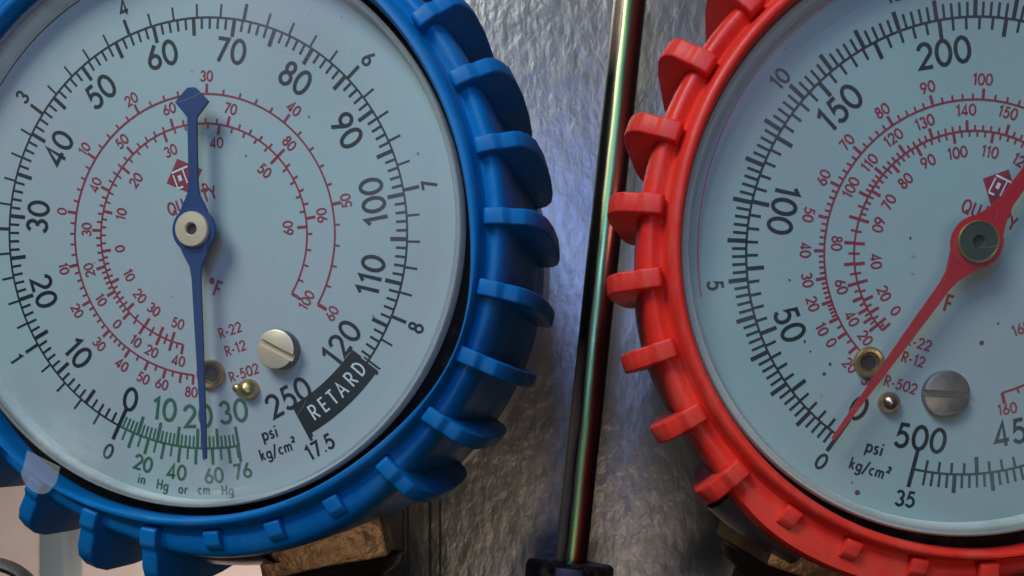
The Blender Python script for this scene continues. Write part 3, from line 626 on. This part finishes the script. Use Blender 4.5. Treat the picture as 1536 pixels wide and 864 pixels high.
make_slot_screw(blue, 17.9, -54.6, 2.5, 1.9, -27, M['pale'], M['screw_side'])
def eyelet(g, r_, a_, rad=1.85):
    o = lathe([(rad, 0), (rad, .55), (rad - .25, .8), (rad - .6, .75), (rad - .8, .45), (rad - .85, .2), (0.001, .12)], 40).build('brass_eyelet', M['brass'], g, smooth=45)
    x, y = pol(r_, a_); o.location = (x * MM, y * MM, 0)
    h = lathe([(0.001, .16), (rad - .82, .20)], 30).build('eyelet_hole', M['hole'], o)
    return o
eyelet(blue, 17.55, -87.2)
def pin(g, r_, a_, rad, m, nub=True):
    o = lathe([(rad, 0), (rad * .98, .5), (rad * .8, 1.1), (rad * .45, 1.5), (0.001, 1.65)], 32).build('stop_pin', m, g, smooth=60)
    x, y = pol(r_, a_); o.location = (x * MM, y * MM, 0)
    if nub:
        q = lathe([(.62, 0), (.6, .35), (.35, .6), (0.001, .65)], 20).build('pin_nub', m, o, smooth=60); q.location = (-1.45 * MM, .15 * MM, .3 * MM)
pin(blue, 20.4, -73.0, 1.35, M['brass'])
# needle
nd = needle_mesh('needle', None, 2.75, None, 28.4, 0, 17.25, 1.20, 1.15, 0.42, 4.4, 2.6, -1.9).build('needle', M['blue_needle'], blue)
nd.location = (0.55 * MM, 0.10 * MM, 0); nd.rotation_euler = (0, 0, R(-88.6))
lathe([(2.8, 2.6), (2.8, 3.0), (2.0, 3.05)], 48).build('hub_flange', M['blue_needle'], nd, smooth=40)
lathe([(2.15, 2.9), (2.15, 3.45), (2.05, 3.55), (.85, 3.6), (.72, 3.5), (.70, 3.0)], 48).build('hub_cap', M['pale'], nd, smooth=40)
lathe([(0.001, 3.05), (.72, 3.1)], 24).build('hub_hole', M['hole'], nd)
lathe([(1.0, 0), (1.0, 2.6)], 24).build('hub_shaft', M['brass'], nd)
lens_and_rim(blue, *LB, 33.9, 'lens_blue')
vis = [0.8 - 12.54 * k_ for k_ in range(-4, 11)]
rest = [vis[-1] - (vis[0] - vis[-1] + 0) * 0 - (360 - (vis[0] - vis[-1])) * i / 15 for i in range(1, 15)]
fa = [a for a in vis if not (-92 < a < -58)] + rest
make_boot(blue, M['blue'], fa, [a for a in vis if -92 < a < -58], -76, [(-24, 19, 1.7), (-128, 24, 1.2), (28, 18, -.15)], 1.2, big=((-122, 30),))
make_case(blue, None, -79, 0.0)

# ------------------------------------------------------------------ red gauge
def psi_r(v): return -124.71 - 0.67632 * v
redg = empty('pressure_gauge', axes((45.371, 112.429, 29.209), (0.99998, 0.00684, 0.00067), (0, -0.09763, 0.99522), (0.00688, -0.9952, -0.09763)))
tag(redg, label='high pressure gauge in a ribbed red rubber protector with a red needle', cat='gauge', group='pressure gauges in rubber protectors')
LR = (-0.45, 0.35)
dial = dial_plate(redg, M['dial_red'], *LR, 33.3)
mb = MB()
arcline(mb, 27.0, psi_r(0) + .2, psi_r(500) - .2, 0.28, ZP)
for v in range(0, 501, 5):
    big = v % 25 == 0
    if v in (0, 500): tick(mb, 24.6, 27, psi_r(v), 0.48, ZP); continue
    tick(mb, 27.0 - (2.1 if big else 1.4), 27.0, psi_r(v), 0.48 if big else 0.32, ZP)
for i in range(0, 176):
    big = i % 5 == 0; a = psi_r(i * 0.2 * 14.2233)
    if i == 175: a = psi_r(500)
    tick(mb, 27.0, 27.0 + (2.3 if big else 1.7), a, 0.50 if big else 0.32, ZP)
mb.build('pressure_scale', M['black'], dial)
mb = MB()
R1 = [(160, -74.8), (150, -44), (140, -13), (130, 13), (120, 39), (110, 64), (100, 87.3), (90, 106.8), (80, 123.8), (70, 139.9), (60, 154.7), (50, 167.4), (40, 180.0), (30, 190.5), (20, 199.8), (10, 206.9), (0, 213.6), (-10, 220.5), (-20, 226)]
temp_scale(mb, 17.6, 1, R1, 10, 160)
tick(mb, 17.6, 19.0, -75.0, 0.36, ZP)
mb.build('outer_temperature_scale', M['red'], dial)
mb = MB()
R2 = [(160, 56), (150, 74.6), (140, 93.7), (130, 110.9), (120, 126.0), (110, 140.5), (100, 153.0), (90, 164.6), (80, 176.3), (70, 186.2), (60, 195.8), (50, 203.2), (40, 209.4), (30, 214.3), (20, 218.8)]
temp_scale(mb, 14.0, 1, R2, 100, 160)
arcline(mb, 14.0, -30, 56, .24, ZP)
R3 = [(140, 22), (130, 42), (120, 61), (110, 80.8), (100, 100.4), (90, 119.5), (80, 134.0), (70, 149.8), (60, 164.7), (50, 176.4), (40, 186.5), (30, 195.8), (20, 204.9), (10, 211.8), (0, 218.8), (-10, 222.5)]
temp_scale(mb, 14.0, -1, R3, 60, 140)
mb.build('inner_temperature_scale', M['red'], dial)
for t in RED_TEXT: text_part(dial, t)
mb = MB(); A, B_, C_ = (4.26, 9.55), (1.19, 8.46), (2.28, 5.39); D_ = (A[0] + C_[0] - B_[0], A[1] + C_[1] - B_[1])
mb.add([(*p, ZP) for p in (A, B_, C_, D_)], [(0, 1, 2, 3)])
em = mb.build('emblem', M['red'], dial)
emblem_lines(3.3, 7.45, -25).build('emblem_lines', M['white'], em)
l = MB(); text(l, 'D', 4.4, 4.3, -20, 1.1, .2, ZP); l.build('lettering', M['red'], dial)
mb = MB()
for x, y, r_ in ((1.82, -10.94, .27), (-12.79, -29.26, .30), (-19.71, -10.79, .17), (-16.56, -13.52, .2), (3.75, -8.62, .15), (-22.74, 23.25, .12), (-17.26, -14.72, .22), (-21.72, -3.47, .14), (-7.29, 1.51, .15), (-19, -12, .12), (-13.5, -28, .12)):
    q = speck(None, x, y, r_, None); mb.add(q.v, q.f)
o = mb.build('dirt_specks', mat('red_brown_specks', (0.10, 0.03, 0.04), 0.7), dial); o['kind'] = 'stuff'
mb = MB()
for x, y, r_ in ((-6.9, -0.46, .32), (-17.6, -17.2, .22), (-6.9, -2.6, .2)):
    q = speck(None, x, y, r_, None); mb.add(q.v, q.f)
o = mb.build('rust_specks', mat('rust_stain', (0.36, 0.36, 0.22), 0.8), dial); o['kind'] = 'stuff'
make_slot_screw(redg, 17.35, -98.2, 2.85, 1.1, -3, M['screw_dark'])
eyelet(redg, 17.86, -131.8, 1.85)
pin(redg, 20.45, -117.0, 1.35, M['copper'], False)
nd = needle_mesh('needle', None, 3.0, None, 28.3, 0, 17.25, 1.75, 1.45, 0.42, 4.6, 2.6).build('needle', M['red_needle'], redg)
nd.location = (-0.35 * MM, 0.55 * MM, 0); nd.rotation_euler = (0, 0, R(-125.3))
lathe([(3.1, 2.6), (3.1, 3.0), (2.2, 3.05)], 48).build('hub_flange', M['red_needle'], nd, smooth=40)
lathe([(2.45, 2.9), (2.45, 3.4), (2.38, 3.48), (2.25, 3.48), (2.2, 3.4)], 48).build('hub_ring', M['brass'], nd, smooth=40)
lathe([(2.25, 3.40), (.75, 3.44), (.62, 3.3), (.6, 3.0)], 48).build('hub_cap', M['dark_disc'], nd, smooth=40)
lathe([(0.001, 3.05), (.64, 3.1)], 24).build('hub_hole', M['hole'], nd)
lathe([(1.0, 0), (1.0, 2.6)], 24).build('hub_shaft', M['brass'], nd)
lens_and_rim(redg, *LR, 33.35, 'lens_red')
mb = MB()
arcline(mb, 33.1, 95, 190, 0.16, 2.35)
mb.build('red_reflection_line', M['red'], redg)  # thin line painted as the protector's reflection in the lens
vis = [-186.6 + 12.55 * k_ for k_ in range(-4, 11)]       # 124 .. along the left side down to the stem
lo, hi = vis[0], vis[-1]
vis = [172.8 + 12.62 * k_ for k_ in range(-3, 10)]
lo, hi = vis[0], vis[-1]
rest = [hi + (360 - (hi - lo)) * i / 17 for i in range(1, 17)]
stubs = [a for a in vis if 228 < a < 264]
make_boot(redg, M['redr'], [a for a in vis if a not in stubs] + rest[1:], stubs + rest[:1], -112, [(-78, 20, .8), (180, 60, -.35)], 2.0, taper=0.9, half=1.18, bev=.5, zs=.74)
make_case(redg, None, -112, 1.2)

# ------------------------------------------------------------------ rod and nut between the gauges
top = Vector((7.6, 152, 96)); bot = Vector((-3.75, 152, -12)); ax = (top - bot).normalized()
Zr = ax; Yr = Vector((0, 1, 0)); Xr = Yr.cross(Zr).normalized(); Yr = Zr.cross(Xr)
Lr = (top - bot).length
rod = empty('steel_rod', axes(bot, Xr, Yr, Zr))
tag(rod, label='slim polished metal rod between the two gauges, dark hex nut at its foot', cat='rod')
prof = [(2.62, 0.0)] + [(2.62 + .02 * math.sin(i * 1.3), Lr * i / 24) for i in range(1, 25)]
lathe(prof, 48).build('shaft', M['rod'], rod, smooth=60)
nutm = mat('blackened_nut', (0.05, 0.042, 0.04), 0.38, metal=0.8, bump=(260, 0.15), var=(170, (0.42, 0.30, 0.27), 0.50, 0.66))
hexp = [(7.55 * math.cos(R(60 * i + 14)), 7.55 * math.sin(R(60 * i + 14))) for i in range(6)]
hb = prism(hexp, -14, 0.9); obj('hex_nut', bevel_mesh(hb, 'hex_nut', nutm, 0.9, 3), rod)
hexp = [(5.0 * math.cos(R(60 * i)), 5.0 * math.sin(R(60 * i)) - 4.0) for i in range(6)]
obj('lock_nut', bevel_mesh(prism(hexp, -14, 0.5), 'lock_nut', nutm, 0.6, 2), rod)

# ------------------------------------------------------------------ film tab on the blue rim
mb = MB(); n = 18
cx, cy = -0.0, 0.0
pts = []
for i in range(n + 1): pts.append((2.65 * math.cos(R(180 + 180 * i / n)), 2.3 * math.sin(R(180 + 180 * i / n))))
pts = [(-2.65, 2.4), ] + pts + [(2.65, 2.0)]
pts = [(x * .93 + .15 * math.sin(y * 2.1), y) for x, y in pts]
mb.add([(x, y, 4.55) for x, y in pts] + [(x, y, 4.65) for x, y in pts],
       [tuple(range(len(pts) - 1, -1, -1)), tuple(range(len(pts), 2 * len(pts)))] + [(i, (i + 1) % len(pts), len(pts) + (i + 1) % len(pts), len(pts) + i) for i in range(len(pts))])
film = mb.build('plastic_film', M['film'])
film.matrix_world = blue.matrix_world @ Matrix.Translation((-20.2 * MM, -30.4 * MM, 0)) @ Matrix.Rotation(R(-20), 4, 'Z')
tag(film, label='small cloudy plastic film tab stuck on the lower left rim of the blue gauge', cat='film tab')

# ------------------------------------------------------------------ behind: blurred post, ring in the corner
pmb = MB()
x0, x1, yb = px(56, 420), px(100, 420), 420
pmb.add([(x0, yb, -200), (x1, yb, -200), (x1, yb + 14, -200), (x0, yb + 14, -200), (x0, yb, 100), (x1, yb, 100), (x1, yb + 14, 100), (x0, yb + 14, 100)],
        [(0, 1, 5, 4), (1, 2, 6, 5), (2, 3, 7, 6), (3, 0, 4, 7), (4, 5, 6, 7), (3, 2, 1, 0)])
me = bevel_mesh(pmb, 'grey_post', mat('grey_green_paint', (0.20, 0.23, 0.23), 0.5), 2.0, 3)
post = obj('grey_post', me); tag(post, label='blurred grey post in the background below the blue gauge', cat='post')
rb = lathe([(7.2, 0), (8.4, .5), (8.8, 1.4), (8.4, 2.2), (7.2, 2.6), (6.6, 1.3)], 60, close=True).mesh('metal_ring', M['screw_dark'], 50)
ring = obj('metal_ring', rb); ring.location = (px(-22, 150) * MM, 150 * MM, -(918 - 740) / 1400 * .150)
ring.rotation_euler = (R(80), 0, R(20)); tag(ring, label='rounded worn metal ring edge in the bottom left corner', cat='ring')
